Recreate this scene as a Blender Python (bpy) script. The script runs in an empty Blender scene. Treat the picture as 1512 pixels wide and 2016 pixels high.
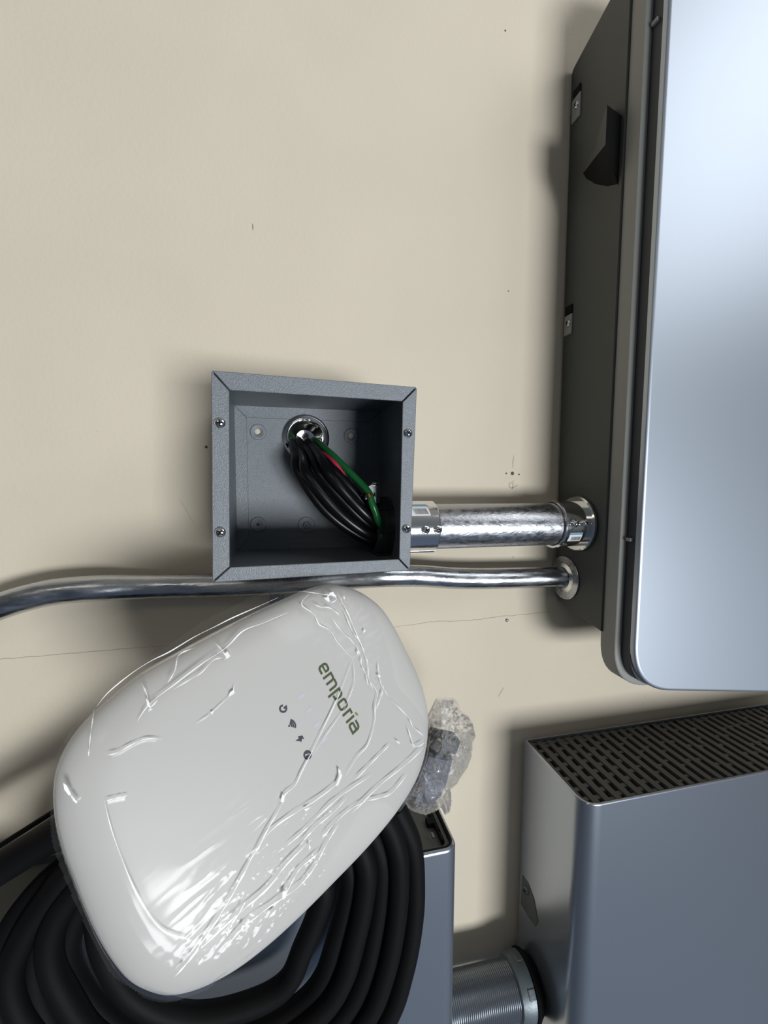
import bpy, math, random
import numpy as np
from mathutils import Vector, Matrix, noise

random.seed(7)
sc = bpy.context.scene
COL = sc.collection

# ------------------------------------------------------------------ camera
F = 825.0
D = 0.434            # distance from the camera to the wall
H = 1.30             # height of the camera above the garage floor
CAMP = np.array([0.0, -D, H])
w = np.array([7.75653082e-02, -2.26966655e-01, -3.24096750e-03])
th = np.linalg.norm(w); k = w / th
K = np.array([[0, -k[2], k[1]], [k[2], 0, -k[0]], [-k[1], k[0], 0]])
RM = np.eye(3) + math.sin(th) * K + (1 - math.cos(th)) * K @ K
WX, WZ, WY = RM[:, 0], -RM[:, 1], RM[:, 2]         # world axes seen from the camera
C2W = np.array([WX, WY, WZ])
cd = bpy.data.cameras.new('camera')
cam = bpy.data.objects.new('camera', cd); COL.objects.link(cam)
cd.sensor_fit = 'HORIZONTAL'; cd.sensor_width = 36.0
cd.lens = F / 1512.0 * 36.0
cd.clip_start = 0.01
M3 = C2W @ np.diag([1, -1, -1])
cam.matrix_world = Matrix.Translation(Vector(CAMP)) @ Matrix([list(r) for r in M3]).to_4x4()
sc.camera = cam

sc.view_settings.view_transform = 'Standard'
sc.view_settings.look = 'None'
sc.view_settings.gamma = 1.0
sc.view_settings.use_curve_mapping = False
sc.view_settings.exposure = 0.07

# ------------------------------------------------------------------ light
wd = bpy.data.worlds.new('garage_daylight'); sc.world = wd; wd.use_nodes = True
nt = wd.node_tree; bg = nt.nodes['Background']
tc = nt.nodes.new('ShaderNodeTexCoord'); sep = nt.nodes.new('ShaderNodeSeparateXYZ')
nt.links.new(tc.outputs['Generated'], sep.inputs[0])
rmp = nt.nodes.new('ShaderNodeValToRGB')
mr = nt.nodes.new('ShaderNodeMapRange'); mr.inputs[1].default_value = -1; mr.inputs[2].default_value = 1
nt.links.new(sep.outputs['Z'], mr.inputs[0]); nt.links.new(mr.outputs[0], rmp.inputs[0])
e = rmp.color_ramp.elements
e[0].position = 0.0; e[0].color = (0.21, 0.29, 0.43, 1)
e[1].position = 1.0; e[1].color = (0.60, 0.58, 0.53, 1)
m_ = rmp.color_ramp.elements.new(0.5); m_.color = (0.30, 0.355, 0.43, 1)
my = nt.nodes.new('ShaderNodeMapRange'); my.interpolation_type = 'SMOOTHSTEP'      # the dim garage behind the photographer
my.inputs[1].default_value = -1.0; my.inputs[2].default_value = -0.2
my.inputs[3].default_value = 0.75; my.inputs[4].default_value = 1.0
nt.links.new(sep.outputs['Y'], my.inputs[0])
vm = nt.nodes.new('ShaderNodeVectorMath'); vm.operation = 'SCALE'
nt.links.new(rmp.outputs[0], vm.inputs[0]); nt.links.new(my.outputs[0], vm.inputs['Scale'])
mx0 = nt.nodes.new('ShaderNodeMapRange'); mx0.inputs[1].default_value = -1.0; mx0.inputs[2].default_value = 1.0
mxx = nt.nodes.new('ShaderNodeValToRGB')                       # ambient dimmed at left and far right to shape wall falloff and reflections
el = mxx.color_ramp.elements; el[0].position = 0.0; el[0].color = (.3, .3, .3, 1); el[1].position = 1.0; el[1].color = (.8, .8, .8, 1)
for p_, c_ in ((.62, 1.0), (.80, .92), (.88, .50), (.93, .55)):
    q_ = el.new(p_); q_.color = (c_, c_, c_, 1)
nt.links.new(sep.outputs['X'], mx0.inputs[0]); nt.links.new(mx0.outputs[0], mxx.inputs[0])
vm2 = nt.nodes.new('ShaderNodeVectorMath'); vm2.operation = 'SCALE'
nt.links.new(vm.outputs[0], vm2.inputs[0]); nt.links.new(mxx.outputs[0], vm2.inputs['Scale'])
nt.links.new(vm2.outputs[0], bg.inputs['Color'])
bg.inputs['Strength'].default_value = 0.44


def area(name, loc, target, sx, sy, power, color):
    l = bpy.data.lights.new(name, 'AREA'); l.shape = 'RECTANGLE'; l.size = sx; l.size_y = sy
    l.energy = power; l.color = color
    o = bpy.data.objects.new(name, l); COL.objects.link(o); o.location = loc
    o.rotation_euler = (Vector(target) - Vector(loc)).to_track_quat('-Z', 'Y').to_euler()
    return o


area('garage_door_daylight', (1.68, -5.0, H - 1.18), (0.05, 0, H - 0.05), 1.9, 1.3, 225, (0.95, 0.98, 1.0))
area('window_daylight', (1.45, -1.05, H + 1.18), (0.25, 0, H + 0.1), 0.95, 1.0, 9.0, (0.97, 0.99, 1.0))
area('warm_left_fill', (-0.9, -1.8, H + 1.1), (0.0, 0, H), 1.2, 0.3, 2, (1.0, 0.92, 0.80))  # added warm fill from the left, no lamp known there


# ------------------------------------------------------------------ pixel to place
def ray(px, py):
    v = np.array([(px - 756.0) / F, (py - 1008.0) / F, 1.0])
    return C2W @ v


def P(px, py, d):
    """point on the plane parallel to the wall, d in front of the camera"""
    r = ray(px, py); return CAMP + r * (d / r[1])


def PXp(px, py, X):
    """point on the plane x = X"""
    r = ray(px, py); return CAMP + r * (X / r[0])


def PZp(px, py, Z):
    r = ray(px, py); return CAMP + r * ((Z - CAMP[2]) / r[2])


# ------------------------------------------------------------------ materials
def new_mat(name, color, rough=0.5, metal=0.0, spec=0.5, bump=0.0, bscale=300.0, var=0.0, vscale=20.0,
            coat=0.0, rough_var=0.0, stretch=None):
    m = bpy.data.materials.new(name); m.use_nodes = True
    n = m.node_tree; b = n.nodes['Principled BSDF']
    b.inputs['Base Color'].default_value = (*color, 1)
    b.inputs['Roughness'].default_value = rough
    b.inputs['Metallic'].default_value = metal
    b.inputs['Specular IOR Level'].default_value = spec
    b.inputs['Coat Weight'].default_value = coat
    b.inputs['Coat Roughness'].default_value = 0.15
    t = n.nodes.new('ShaderNodeTexCoord'); mp = n.nodes.new('ShaderNodeMapping')
    n.links.new(t.outputs['Object'], mp.inputs[0])
    if stretch: mp.inputs['Scale'].default_value = stretch
    if bump:
        tx = n.nodes.new('ShaderNodeTexNoise'); tx.inputs['Scale'].default_value = bscale
        tx.inputs['Detail'].default_value = 3
        bp = n.nodes.new('ShaderNodeBump'); bp.inputs['Strength'].default_value = bump
        bp.inputs['Distance'].default_value = 0.001
        n.links.new(mp.outputs[0], tx.inputs[0]); n.links.new(tx.outputs[0], bp.inputs['Height'])
        n.links.new(bp.outputs[0], b.inputs['Normal'])
    if var or rough_var:
        tx = n.nodes.new('ShaderNodeTexNoise'); tx.inputs['Scale'].default_value = vscale
        tx.inputs['Detail'].default_value = 4
        n.links.new(mp.outputs[0], tx.inputs[0])
        if var:
            r = n.nodes.new('ShaderNodeMapRange'); r.inputs[1].default_value = 0.3; r.inputs[2].default_value = 0.7
            r.inputs[3].default_value = 1 - var; r.inputs[4].default_value = 1 + var
            mx = n.nodes.new('ShaderNodeVectorMath'); mx.operation = 'SCALE'
            mx.inputs[0].default_value = color
            n.links.new(tx.outputs[0], r.inputs[0]); n.links.new(r.outputs[0], mx.inputs['Scale'])
            n.links.new(mx.outputs[0], b.inputs['Base Color'])
        if rough_var:
            r = n.nodes.new('ShaderNodeMapRange'); r.inputs[1].default_value = 0.3; r.inputs[2].default_value = 0.7
            r.inputs[3].default_value = max(0.02, rough - rough_var); r.inputs[4].default_value = rough + rough_var
            n.links.new(tx.outputs[0], r.inputs[0]); n.links.new(r.outputs[0], b.inputs['Roughness'])
    return m


MAT = dict(
    wall=new_mat('cream_wall_paint', (0.67, 0.60, 0.485), 0.75, spec=0.25, bump=0.25, bscale=260, var=0.025, vscale=9),
    pencil=new_mat('pencil_graphite', (0.10, 0.09, 0.08), 0.6),
    crack=new_mat('paint_crack', (0.34, 0.29, 0.22), 0.9),
    pit=new_mat('drilled_hole', (0.09, 0.08, 0.07), 0.9),
    body=new_mat('charcoal_paint', (0.050, 0.056, 0.053), 0.5, spec=0.5, bump=0.15, bscale=1500),
    switch=new_mat('charcoal_switch_plastic', (0.075, 0.08, 0.078), 0.6),
    plug=new_mat('blue_grey_plug_rubber', (0.14, 0.15, 0.19), 0.55),
    lip=new_mat('grey_trim_paint', (0.27, 0.275, 0.26), 0.5, spec=0.5, bump=0.12, bscale=1500),
    groove=new_mat('dark_groove_paint', (0.030, 0.034, 0.045), 0.5),
    cover=new_mat('silver_cover_paint', (0.42, 0.465, 0.53), 0.44, metal=0.9),
    battery=new_mat('blue_grey_metallic_paint', (0.40, 0.44, 0.50), 0.27, metal=0.85),
    grille=new_mat('dark_grey_grille_plastic', (0.050, 0.051, 0.048), 0.55, bump=0.2, bscale=1200),
    void=new_mat('black_void_plastic', (0.006, 0.006, 0.008), 0.8, spec=0.2),
    galv=new_mat('galvanised_steel', (0.50, 0.52, 0.55), 0.27, metal=1.0, bump=0.35, bscale=220, rough_var=0.09, vscale=180,
                 var=0.10, stretch=(0.25, 1, 1)),
    galvr=new_mat('crazed_zinc_coating', (0.43, 0.44, 0.47), 0.33, metal=1.0, bump=0.22, bscale=520, stretch=(0.5, 1, 1), rough_var=0.10,
                  vscale=300, var=0.10),
    zinc=new_mat('bright_zinc', (0.74, 0.75, 0.76), 0.13, metal=1.0, bump=0.05, bscale=200),
    chrome=new_mat('polished_zinc_throat', (0.86, 0.86, 0.85), 0.07, metal=1.0),
    boxp=new_mat('grey_hammered_paint', (0.17, 0.188, 0.208), 0.38, metal=0.15, spec=0.6, bump=0.40, bscale=1400, var=0.05,
                 vscale=300),
    rubber=new_mat('black_rubber', (0.0045, 0.0045, 0.005), 0.6, spec=0.13, bump=0.1, bscale=700),
    pvc=new_mat('black_wire_insulation', (0.005, 0.005, 0.006), 0.30, spec=0.35),
    green=new_mat('green_wire_insulation', (0.012, 0.13, 0.035), 0.28),
    red=new_mat('red_wire_insulation', (0.50, 0.03, 0.07), 0.3),
    bushing=new_mat('black_bushing_plastic', (0.028, 0.030, 0.032), 0.22, spec=0.6),
    white=new_mat('white_plastic', (0.545, 0.535, 0.515), 0.45, spec=0.45),
    logo=new_mat('dark_green_print', (0.050, 0.075, 0.018), 0.6),
    leaf=new_mat('light_green_print', (0.22, 0.26, 0.04), 0.6),
    icon=new_mat('dark_grey_print', (0.035, 0.035, 0.05), 0.6),
    faint=new_mat('faint_indicator_window', (0.56, 0.57, 0.61), 0.4),
    label=new_mat('white_paper_label', (0.75, 0.75, 0.76), 0.6),
    labelblue=new_mat('blue_label_band', (0.16, 0.33, 0.47), 0.6),
    ink=new_mat('black_label_ink', (0.03, 0.03, 0.03), 0.6),
    copper=new_mat('bare_copper', (0.55, 0.22, 0.10), 0.35, metal=1.0),
    dust=new_mat('dull_grey_fitting', (0.15, 0.18, 0.20), 0.42, metal=0.35, bump=0.2, bscale=300, var=0.15, vscale=60),
    flex=new_mat('ribbed_flexible_conduit', (0.16, 0.18, 0.21), 0.25, metal=0.6),
)


def film_mat(name, base_fac, edge, tint, haze, top=0.5, white=0.76, gr=0.09):
    """clear thin plastic film: light passes, wrinkles glint"""
    m = bpy.data.materials.new(name); m.use_nodes = True
    n = m.node_tree; n.nodes.clear()
    out = n.nodes.new('ShaderNodeOutputMaterial')
    tr = n.nodes.new('ShaderNodeBsdfTransparent'); tr.inputs[0].default_value = (*tint, 1)
    gl = n.nodes.new('ShaderNodeBsdfGlossy'); gl.inputs['Roughness'].default_value = gr
    gl.inputs['Color'].default_value = (1, 1, 1, 1)
    df = n.nodes.new('ShaderNodeBsdfDiffuse'); df.inputs[0].default_value = (white, white, white, 1)
    lw = n.nodes.new('ShaderNodeLayerWeight'); lw.inputs['Blend'].default_value = edge
    mp = n.nodes.new('ShaderNodeMapRange'); mp.inputs[3].default_value = base_fac; mp.inputs[4].default_value = top
    n.links.new(lw.outputs['Fresnel'], mp.inputs[0])
    mx = n.nodes.new('ShaderNodeMixShader'); mx2 = n.nodes.new('ShaderNodeMixShader')
    mx2.inputs[0].default_value = haze
    n.links.new(tr.outputs[0], mx2.inputs[1]); n.links.new(df.outputs[0], mx2.inputs[2])
    n.links.new(mp.outputs[0], mx.inputs[0]); n.links.new(mx2.outputs[0], mx.inputs[1]); n.links.new(gl.outputs[0], mx.inputs[2])
    n.links.new(mx.outputs[0], out.inputs[0])
    return m


MAT['film'] = film_mat('clear_plastic_film', 0.011, 0.12, (0.985, 0.985, 0.985), 0.02, 0.26, 0.76, 0.12)
MAT['bag'] = film_mat('crumpled_clear_plastic', 0.05, 0.15, (0.97, 0.97, 0.975), 0.16, 0.45, 0.85)
MAT['fold'] = film_mat('crease_glint_white', 0.12, 0.2, (1, 1, 1), 0.97, 0.4, 0.97, 0.30)  # near-white colour standing in for glints on the film


# ------------------------------------------------------------------ building helpers
def mk(name, V, Fc, mat, parent=None, smooth=True, angle=None, sol=0.0, bev=0.0):
    V = np.asarray(V, float)
    c = (V.min(0) + V.max(0)) / 2
    me = bpy.data.meshes.new(name)
    me.from_pydata([tuple(v) for v in (V - c)], [], [tuple(int(i) for i in f) for f in Fc])
    me.materials.append(MAT[mat] if isinstance(mat, str) else mat)
    me.validate()
    if smooth:
        me.polygons.foreach_set('use_smooth', [True] * len(me.polygons))
        me.set_sharp_from_angle(angle=math.radians(angle or 35))
    o = bpy.data.objects.new(name, me); COL.objects.link(o)
    o.location = c
    if parent is not None:
        o.parent = parent
        o.location = Vector(c) - WLOC[parent.name]
    WLOC[o.name] = Vector(c)
    if bev:
        b = o.modifiers.new('edge', 'BEVEL'); b.width = bev; b.segments = 2; b.limit_method = 'ANGLE'
        b.angle_limit = math.radians(40)
    if smooth and mat in ('battery', 'cover', 'lip', 'body', 'groove', 'boxp', 'rubber', 'grille'):
        wn = o.modifiers.new('even_shading', 'WEIGHTED_NORMAL'); wn.keep_sharp = True; wn.weight = 100
    return o


WLOC = {}


def empty(name, loc):
    o = bpy.data.objects.new(name, None); COL.objects.link(o); o.location = Vector(loc)
    o.empty_display_size = 0.02
    WLOC[o.name] = Vector(loc); return o


def tag(o, label=None, cat=None, group=None, kind=None):
    if label: o['label'] = label
    if cat: o['category'] = cat
    if group: o['group'] = group
    if kind: o['kind'] = kind
    return o


class MB:
    """collects shapes into one mesh"""
    def __init__(s): s.V = []; s.F = []

    def add(s, V, Fc):
        o = len(s.V); s.V += [np.asarray(v, float) for v in V]; s.F += [tuple(i + o for i in f) for f in Fc]; return s

    def loft(s, loops, cap0=True, cap1=True, closed=True):
        n = len(loops[0]); V = []; Fc = []
        for L in loops: V += list(L)
        for i in range(len(loops) - 1):
            for j in range(n if closed else n - 1):
                a, b = i * n + j, i * n + (j + 1) % n
                Fc.append((a, b, b + n, a + n))
        if cap0: Fc.append(tuple(range(n))[::-1])
        if cap1: Fc.append(tuple(range((len(loops) - 1) * n, len(loops) * n)))
        return s.add(V, Fc)

    def box(s, c, ax, ay, az):
        c, ax, ay, az = map(lambda q: np.asarray(q, float), (c, ax, ay, az))
        A = [c - ax - ay - az, c + ax - ay - az, c + ax + ay - az, c - ax + ay - az]
        B = [p + 2 * az for p in A]
        return s.loft([A, B])

    def lathe(s, o, ax, prof, seg=40, cap0=True, cap1=True):
        o = np.asarray(o, float); ax = np.asarray(ax, float); ax = ax / np.linalg.norm(ax)
        u = np.cross(ax, [0, 0, 1.0]);
        if np.linalg.norm(u) < 1e-3: u = np.cross(ax, [1.0, 0, 0])
        u /= np.linalg.norm(u); v = np.cross(ax, u)
        loops = [[o + ax * t + (u * math.cos(a) + v * math.sin(a)) * r for a in
                  [2 * math.pi * i / seg for i in range(seg)]] for t, r in prof]
        return s.loft(loops, cap0, cap1)

    def tube(s, pts, r, seg=14, caps=True):
        pts = np.asarray(pts, float); n = len(pts)
        T = np.gradient(pts, axis=0); T /= np.linalg.norm(T, axis=1)[:, None] + 1e-12
        u = np.cross(T[0], [0.3, 0.2, 1.0]); u /= np.linalg.norm(u)
        loops = []
        for i in range(n):
            u = u - T[i] * np.dot(u, T[i]); u /= np.linalg.norm(u); v = np.cross(T[i], u)
            rr = r(i / (n - 1)) if callable(r) else r
            loops.append([pts[i] + (u * math.cos(a) + v * math.sin(a)) * rr for a in
                          [2 * math.pi * q / seg for q in range(seg)]])
        return s.loft(loops, caps, caps)

    def build(s, name, mat, parent=None, **kw):
        return mk(name, s.V, s.F, mat, parent, **kw)


def spline(pts, n=60, closed=False):
    """Catmull-Rom through points"""
    pts = np.asarray(pts, float); m = len(pts)
    out = []
    segs = m if closed else m - 1
    per = max(2, n // segs)
    for i in range(segs):
        if closed:
            p0, p1, p2, p3 = pts[(i - 1) % m], pts[i], pts[(i + 1) % m], pts[(i + 2) % m]
        else:
            p0 = pts[max(i - 1, 0)]; p1 = pts[i]; p2 = pts[i + 1]; p3 = pts[min(i + 2, m - 1)]
        for j in range(per):
            t = j / per
            out.append(0.5 * ((2 * p1) + (-p0 + p2) * t + (2 * p0 - 5 * p1 + 4 * p2 - p3) * t * t + (-p0 + 3 * p1 - 3 * p2 + p3) * t ** 3))
    if not closed: out.append(pts[-1])
    return np.array(out)


def fillet(pts, r, seg=6, closed=False):
    pts = [np.asarray(p, float) for p in pts]; out = []; n = len(pts)
    for i, p in enumerate(pts):
        if not closed and i in (0, n - 1): out.append(p); continue
        a, b = pts[i - 1] - p, pts[(i + 1) % n] - p
        la, lb = np.linalg.norm(a), np.linalg.norm(b)
        rr = r[i] if isinstance(r, (list, tuple)) else r
        if rr <= 0: out.append(p); continue
        q = min(rr, la * 0.49, lb * 0.49); s0 = p + a / la * q; s1 = p + b / lb * q
        for j in range(seg + 1):
            t = j / seg; out.append((1 - t) ** 2 * s0 + 2 * t * (1 - t) * p + t * t * s1)
    return np.array(out)


def grid_fill(outer, holes, y):
    """flat panel in the plane y with round holes; returns V, F"""
    import bmesh
    bm = bmesh.new(); edges = []
    for L in [outer] + holes:
        vs = [bm.verts.new((p[0], y, p[1])) for p in L]
        for i in range(len(vs)): edges.append(bm.edges.new((vs[i], vs[(i + 1) % len(vs)])))
    bmesh.ops.triangle_fill(bm, edges=edges, use_beauty=True)
    bm.verts.index_update()
    V = [tuple(v.co) for v in bm.verts]; Fc = [tuple(v.index for v in f.verts) for f in bm.faces]
    bm.free(); return V, Fc


def circ(cx, cz, r, n=32, ry=None):
    return [(cx + r * math.cos(2 * math.pi * i / n), cz + (ry or r) * math.sin(2 * math.pi * i / n)) for i in range(n)]


X_, Y_, Z_ = np.eye(3)

# ================================================================== WALL
hub = P(603, 862, D - 0.004)          # where the conduit comes through the wall behind the junction box
HR = 0.0185
V, Fc = grid_fill([(-1.6, H - 1.3), (1.9, H - 1.3), (1.9, H + 1.3), (-1.6, H + 1.3)], [circ(hub[0], hub[2], HR, 40)], 0.0)
wall = mk('wall_back', V, Fc, 'wall', smooth=False)
tag(wall, 'cream painted drywall behind all the equipment', None, kind='structure')


def wall_line(name, pts, wd_, mat, jitter=0.0, parent=wall):
    mb = MB(); L = [P(x, y, D - 0.0002) for x, y in pts]
    L = np.array(L)
    if jitter:
        out = []
        for i in range(len(L) - 1):
            for j in range(14):
                t = j / 14; p = L[i] * (1 - t) + L[i + 1] * t
                p = p + np.array([random.uniform(-1, 1), 0, random.uniform(-1, 1)]) * jitter; out.append(p)
        out.append(L[-1]); L = np.array(out)
    T = np.gradient(L, axis=0); T /= np.linalg.norm(T, axis=1)[:, None]
    Nn = np.cross(T, Y_)
    n = len(L); k_ = np.array([min(1, 0.35 + 4 * min(i, n - 1 - i) / n) for i in range(n)])[:, None]
    A = L + Nn * wd_ * k_; B = L - Nn * wd_ * k_
    mb.add(list(A) + list(B), [(i, i + 1, n + i + 1, n + i) for i in range(n - 1)])
    return mb.build(name, mat, parent, smooth=False)


wall_line('crack', [(-60, 1302), (60, 1293), (180, 1283), (330, 1271)], 0.00016, 'crack', 0.0004)
wall_line('crack', [(770, 1236), (850, 1224), (930, 1221), (985, 1214), (1050, 1208), (1092, 1203)], 0.00016, 'crack', 0.0005)
wall_line('pencil_mark', [(497, 440), (498, 447), (498, 453)], 0.0004, 'pencil')
wall_line('pencil_mark', [(1012, 897), (1010, 908), (1010, 922)], 0.00022, 'pencil')
wall_line('pencil_mark', [(1011, 945), (1009, 958), (1008, 964)], 0.00020, 'pencil')
wall_line('pencil_mark', [(1009, 949), (1004, 951), (1002, 956), (1004, 960), (1009, 961), (1014, 958), (1019, 955)], 0.00022, 'pencil')
wall_line('pencil_mark', [(992, 1353), (986, 1363), (981, 1372)], 0.0002, 'pencil')
wall_line('pencil_mark', [(1270, 1368), (1270, 1373)], 0.0003, 'pencil')
wall_line('pencil_mark', [(354, 983), (366, 1003), (381, 1030)], 0.00015, 'crack')
wall_line('pencil_mark', [(189, 848), (193, 851)], 0.0002, 'pencil')
wall_line('pencil_mark', [(797, 567), (799, 569)], 0.0002, 'pencil')
wall_line('pencil_mark', [(1010, 1094), (1011, 1100)], 0.0004, 'crack')
for px, py, r in ((997, 932, 0.0010), (1009, 932, 0.0020), (1022, 934, 0.0009), (995, 60, 0.0009), (1001, 573, 0.0007), (406, 880, 0.0013)):
    c = P(px, py, D - 0.0003); mb = MB()
    mb.lathe(c, -Y_, [(0, r), (0.00005, r * 0.8), (-0.0005, r * .3)], 14)
    mb.build('drill_hole', 'pit', wall)

# screw left in the wall
c = P(998, 1221, D)
s_ = empty('wall_screw', c)
tag(s_, 'small dark screw head sunk in the bare wall below the small conduit', 'screw')
MB().lathe(c, -Y_, [(-0.001, 0.0016), (0.0006, 0.0019), (0.0011, 0.0012)], 18).build('screw_head', 'dust', s_)


def pan_screw(name, c, ax, r, parent, mat='zinc', rot=0.3):
    """pan head with a cross slot"""
    ax = np.asarray(ax, float); ax /= np.linalg.norm(ax)
    sroot = MB().lathe(c, ax, [(-r * .4, r * .55), (0, r), (r * .28, r * .95), (r * .52, r * .72), (r * .64, r * .3), (r * .65, 0.0001)], 26).build(name, mat, parent)
    u = np.cross(ax, [0.1, 0.3, 1.0]); u /= np.linalg.norm(u); v = np.cross(ax, u)
    u2 = u * math.cos(rot) + v * math.sin(rot); v2 = np.cross(ax, u2)
    m = MB()
    m.box(c + ax * r * .64, u2 * r * .62, v2 * r * .13, ax * r * .05)
    m.box(c + ax * r * .64, v2 * r * .62, u2 * r * .13, ax * r * .05)
    m.build('cross_slot', 'void', sroot)
    return sroot


# ================================================================== HYBRID INVERTER (upper right)
Xi = float(P(1104, 700, D)[0])              # plane of its left side
i_side = {}
top_w = PXp(1120, 150, Xi); bot_w = PXp(1092, 1178, Xi)
d_lip = 0.352
base = np.array([Xi + 0.15, 0, bot_w[2]])
inv = empty('inverter_cabinet', base)
tag(inv, 'tall charcoal wall cabinet with a rounded silver front cover, upper right', 'electrical cabinet')
WI = 0.42


def at_depth(p0, p1, d):
    """follow the line p0-p1 (both in the side plane) to depth d"""
    y = d - D
    t = (y - p0[1]) / (p1[1] - p0[1]) if False else ((-(D - d)) - p0[1]) / (p1[1] - p0[1])
    return p0 + (p1 - p0) * t


pb2 = PXp(1192, 1250, Xi); pt2 = PXp(1198, 4, Xi)
b1 = at_depth(bot_w, pb2, d_lip); t1 = at_depth(top_w, pt2, d_lip)
poly = fillet([top_w, bot_w, b1, t1], [0.012, 0.010, 0, 0.0], closed=True)
poly[:, 1] = np.minimum(poly[:, 1], -0.0005)
A = poly.copy(); B = poly.copy(); B[:, 0] += WI
MB().loft([A, B]).build('body', 'body', inv, smooth=True, bev=0.0012)
# lip: rounded rectangle in front view, slightly wider than the body
zb = b1[2]; zt = t1[2]


def rr(x0, x1, z0, z1, r, y, seg=12, bow=0.0):
    pts = fillet([(x0, z1), (x0, z0), (x1, z0 - bow), (x1, z1)], r, seg, closed=True)
    return [np.array([p[0], y, p[1]]) for p in pts]


c_lipL = P(1198, 1230, 0.345); lipx = c_lipL[0]
c_cov = P(1249, 1240, 0.3195); covx = c_cov[0]
cov_z = P(1370, 1360, 0.3195)[2]
covb = P(1512, 1362, 0.3195)
BOW = (cov_z - covb[2]) / (covb[0] - P(1370, 1360, 0.3195)[0]) * (Xi + WI - covx)
cov_z = cov_z + BOW * (P(1370, 1360, 0.3195)[0] - covx) / (Xi + WI - covx)
lip_bot = P(1290, 1349, 0.334)[2]
ztop = zt + 0.01
y = lambda d: d - D
L0 = rr(lipx, Xi + WI, lip_bot - 0.0, ztop, 0.044, -(D - 0.3545)); L1 = rr(lipx, Xi + WI, lip_bot, ztop, 0.044, -(D - 0.336))
L2 = rr(lipx + 0.002, Xi + WI - 0.002, lip_bot + 0.002, ztop - 0.002, 0.042, -(D - 0.3345))
MB().loft([L0, L1, L2]).build('front_frame', 'lip', inv, angle=50)
g0 = rr(lipx + 0.006, Xi + WI - 0.006, lip_bot + 0.006, ztop - 0.006, 0.038, -(D - 0.3345))
g1 = rr(lipx + 0.0065, Xi + WI - 0.006, lip_bot + 0.006, ztop - 0.006, 0.038, -(D - 0.3235))
MB().loft([g0, g1]).build('shadow_gap', 'groove', inv, angle=50)
r_c = 0.045
cy = [0.3235, 0.3195, 0.3175]
k0 = rr(covx, Xi + WI, cov_z, ztop + .01, r_c, -(D - cy[0]), 16, BOW); k1 = rr(covx, Xi + WI, cov_z, ztop + .01, r_c, -(D - cy[1]), 16, BOW)
k2 = rr(covx + 0.0008, Xi + WI - .0008, cov_z + 0.0008, ztop + .0092, r_c, -(D - 0.3183), 16, BOW)
k3 = rr(covx + 0.003, Xi + WI - .003, cov_z + 0.003, ztop + .007, r_c - .002, -(D - 0.3175), 16, BOW)
MB().loft([k0, k1, k2, k3]).build('front_cover', 'cover', inv, angle=60)
for px, py in ((1308, 48), (1250, 1062)):
    c = P(px, py, 0.330); c[0] = lipx + 0.0055
    MB().box(c, (0.0022, 0, 0), (0, 0.003, 0), (0, 0, 0.0016)).build('cover_clip', 'lip', inv, bev=0.0005)
# rotary switch handle on the side
def side(px, py, off=0.0): return PXp(px, py, Xi - off)


import bmesh
a7 = [side(*p) for p in ((1242, 208), (1204, 218), (1174, 265), (1143, 345), (1150, 357), (1166, 366), (1195, 372), (1220, 364), (1238, 352))]
for q in a7: q[1] = max(q[1], -(D - .357)); q[0] += .001
yB = -(D - .357); XB = Xi - .0150
zT = P(1207, 207, .357)[2]; zB = P(1207, 286, .357)[2]
BT = np.array([XB, yB + .001, zT]); BB = np.array([XB, yB + .001, zB]); BM = PXp(1174, 307, Xi - .0075)
a0_, a1_, a2_, a3_ = a7[:4]; low = a7[3:]
hm = MB().add([a1_, a2_, a3_, BM, BB, BT, a0_], [(0, 1, 2, 3, 4, 5), (6, 0, 5)])
hnd = hm.build('switch_handle', 'switch', inv, angle=35)
hm = MB().add(low + [BB, BM], [(i_, i_ + 1, len(low) + 1) for i_ in range(2)] + [(i_, i_ + 1, len(low)) for i_ in range(2, len(low) - 1)] + [(2, len(low), len(low) + 1)])
hm.add([a0_, BT, BB, low[-1]], [(0, 1, 2, 3)])
hm.build('handle_shaded_faces', 'rubber', hnd, angle=35)  # underside and front face blackened, their shade put into the colour
# mounting tabs with screws
for px, py, s1 in ((1129, 222, 1.0), (1120, 640, 0.9)):
    c = side(px, py, 0.0); c[1] = min(c[1], -0.012)
    t_ = MB(); t_.box(c + np.array([-0.0006, 0, 0]), (0.0012, 0, 0), (0, 0.0070 * s1, 0), (0, 0, 0.012 * s1)).build('mounting_tab', 'lip', inv, bev=0.001)
    MB().box(c + np.array([-0.0006, 0, 0.016]), (0.0010, 0, 0), (0, 0.006, 0), (0, 0, 0.005)).build('tab_slot', 'void', inv, bev=0.001)
    pan_screw('screw', c + np.array([-0.0018, -0.002, 0.001]), (-1, 0, 0), 0.0036, inv)

# ================================================================== LARGE CONDUIT AND FITTINGS
d_c = 0.392
pA = P(800, 1036, d_c); pB = P(1130, 1032, d_c)
zc = (pA[2] + pB[2]) / 2; yc = -(D - d_c)
rc = abs(P(960, 992, d_c)[2] - P(960, 1079, d_c)[2]) / 2 - 0.0005
xe = Xi                                     # it meets the side of the cabinet
x_con = P(1112, 1032, d_c - rc)[0]
x0 = P(770, 1040, d_c)[0]
xcoup = P(866, 1040, d_c - rc)[0]
co = empty('large_conduit', ((x0 + x_con) / 2, yc, zc - rc))
tag(co, 'thick galvanised conduit running from the junction box to the cabinet', 'conduit')
MB().lathe((x0, yc, zc), X_, [(0, rc), (x_con - x0 + 0.004, rc)], 64).build('pipe', 'galvr', co)
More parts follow.
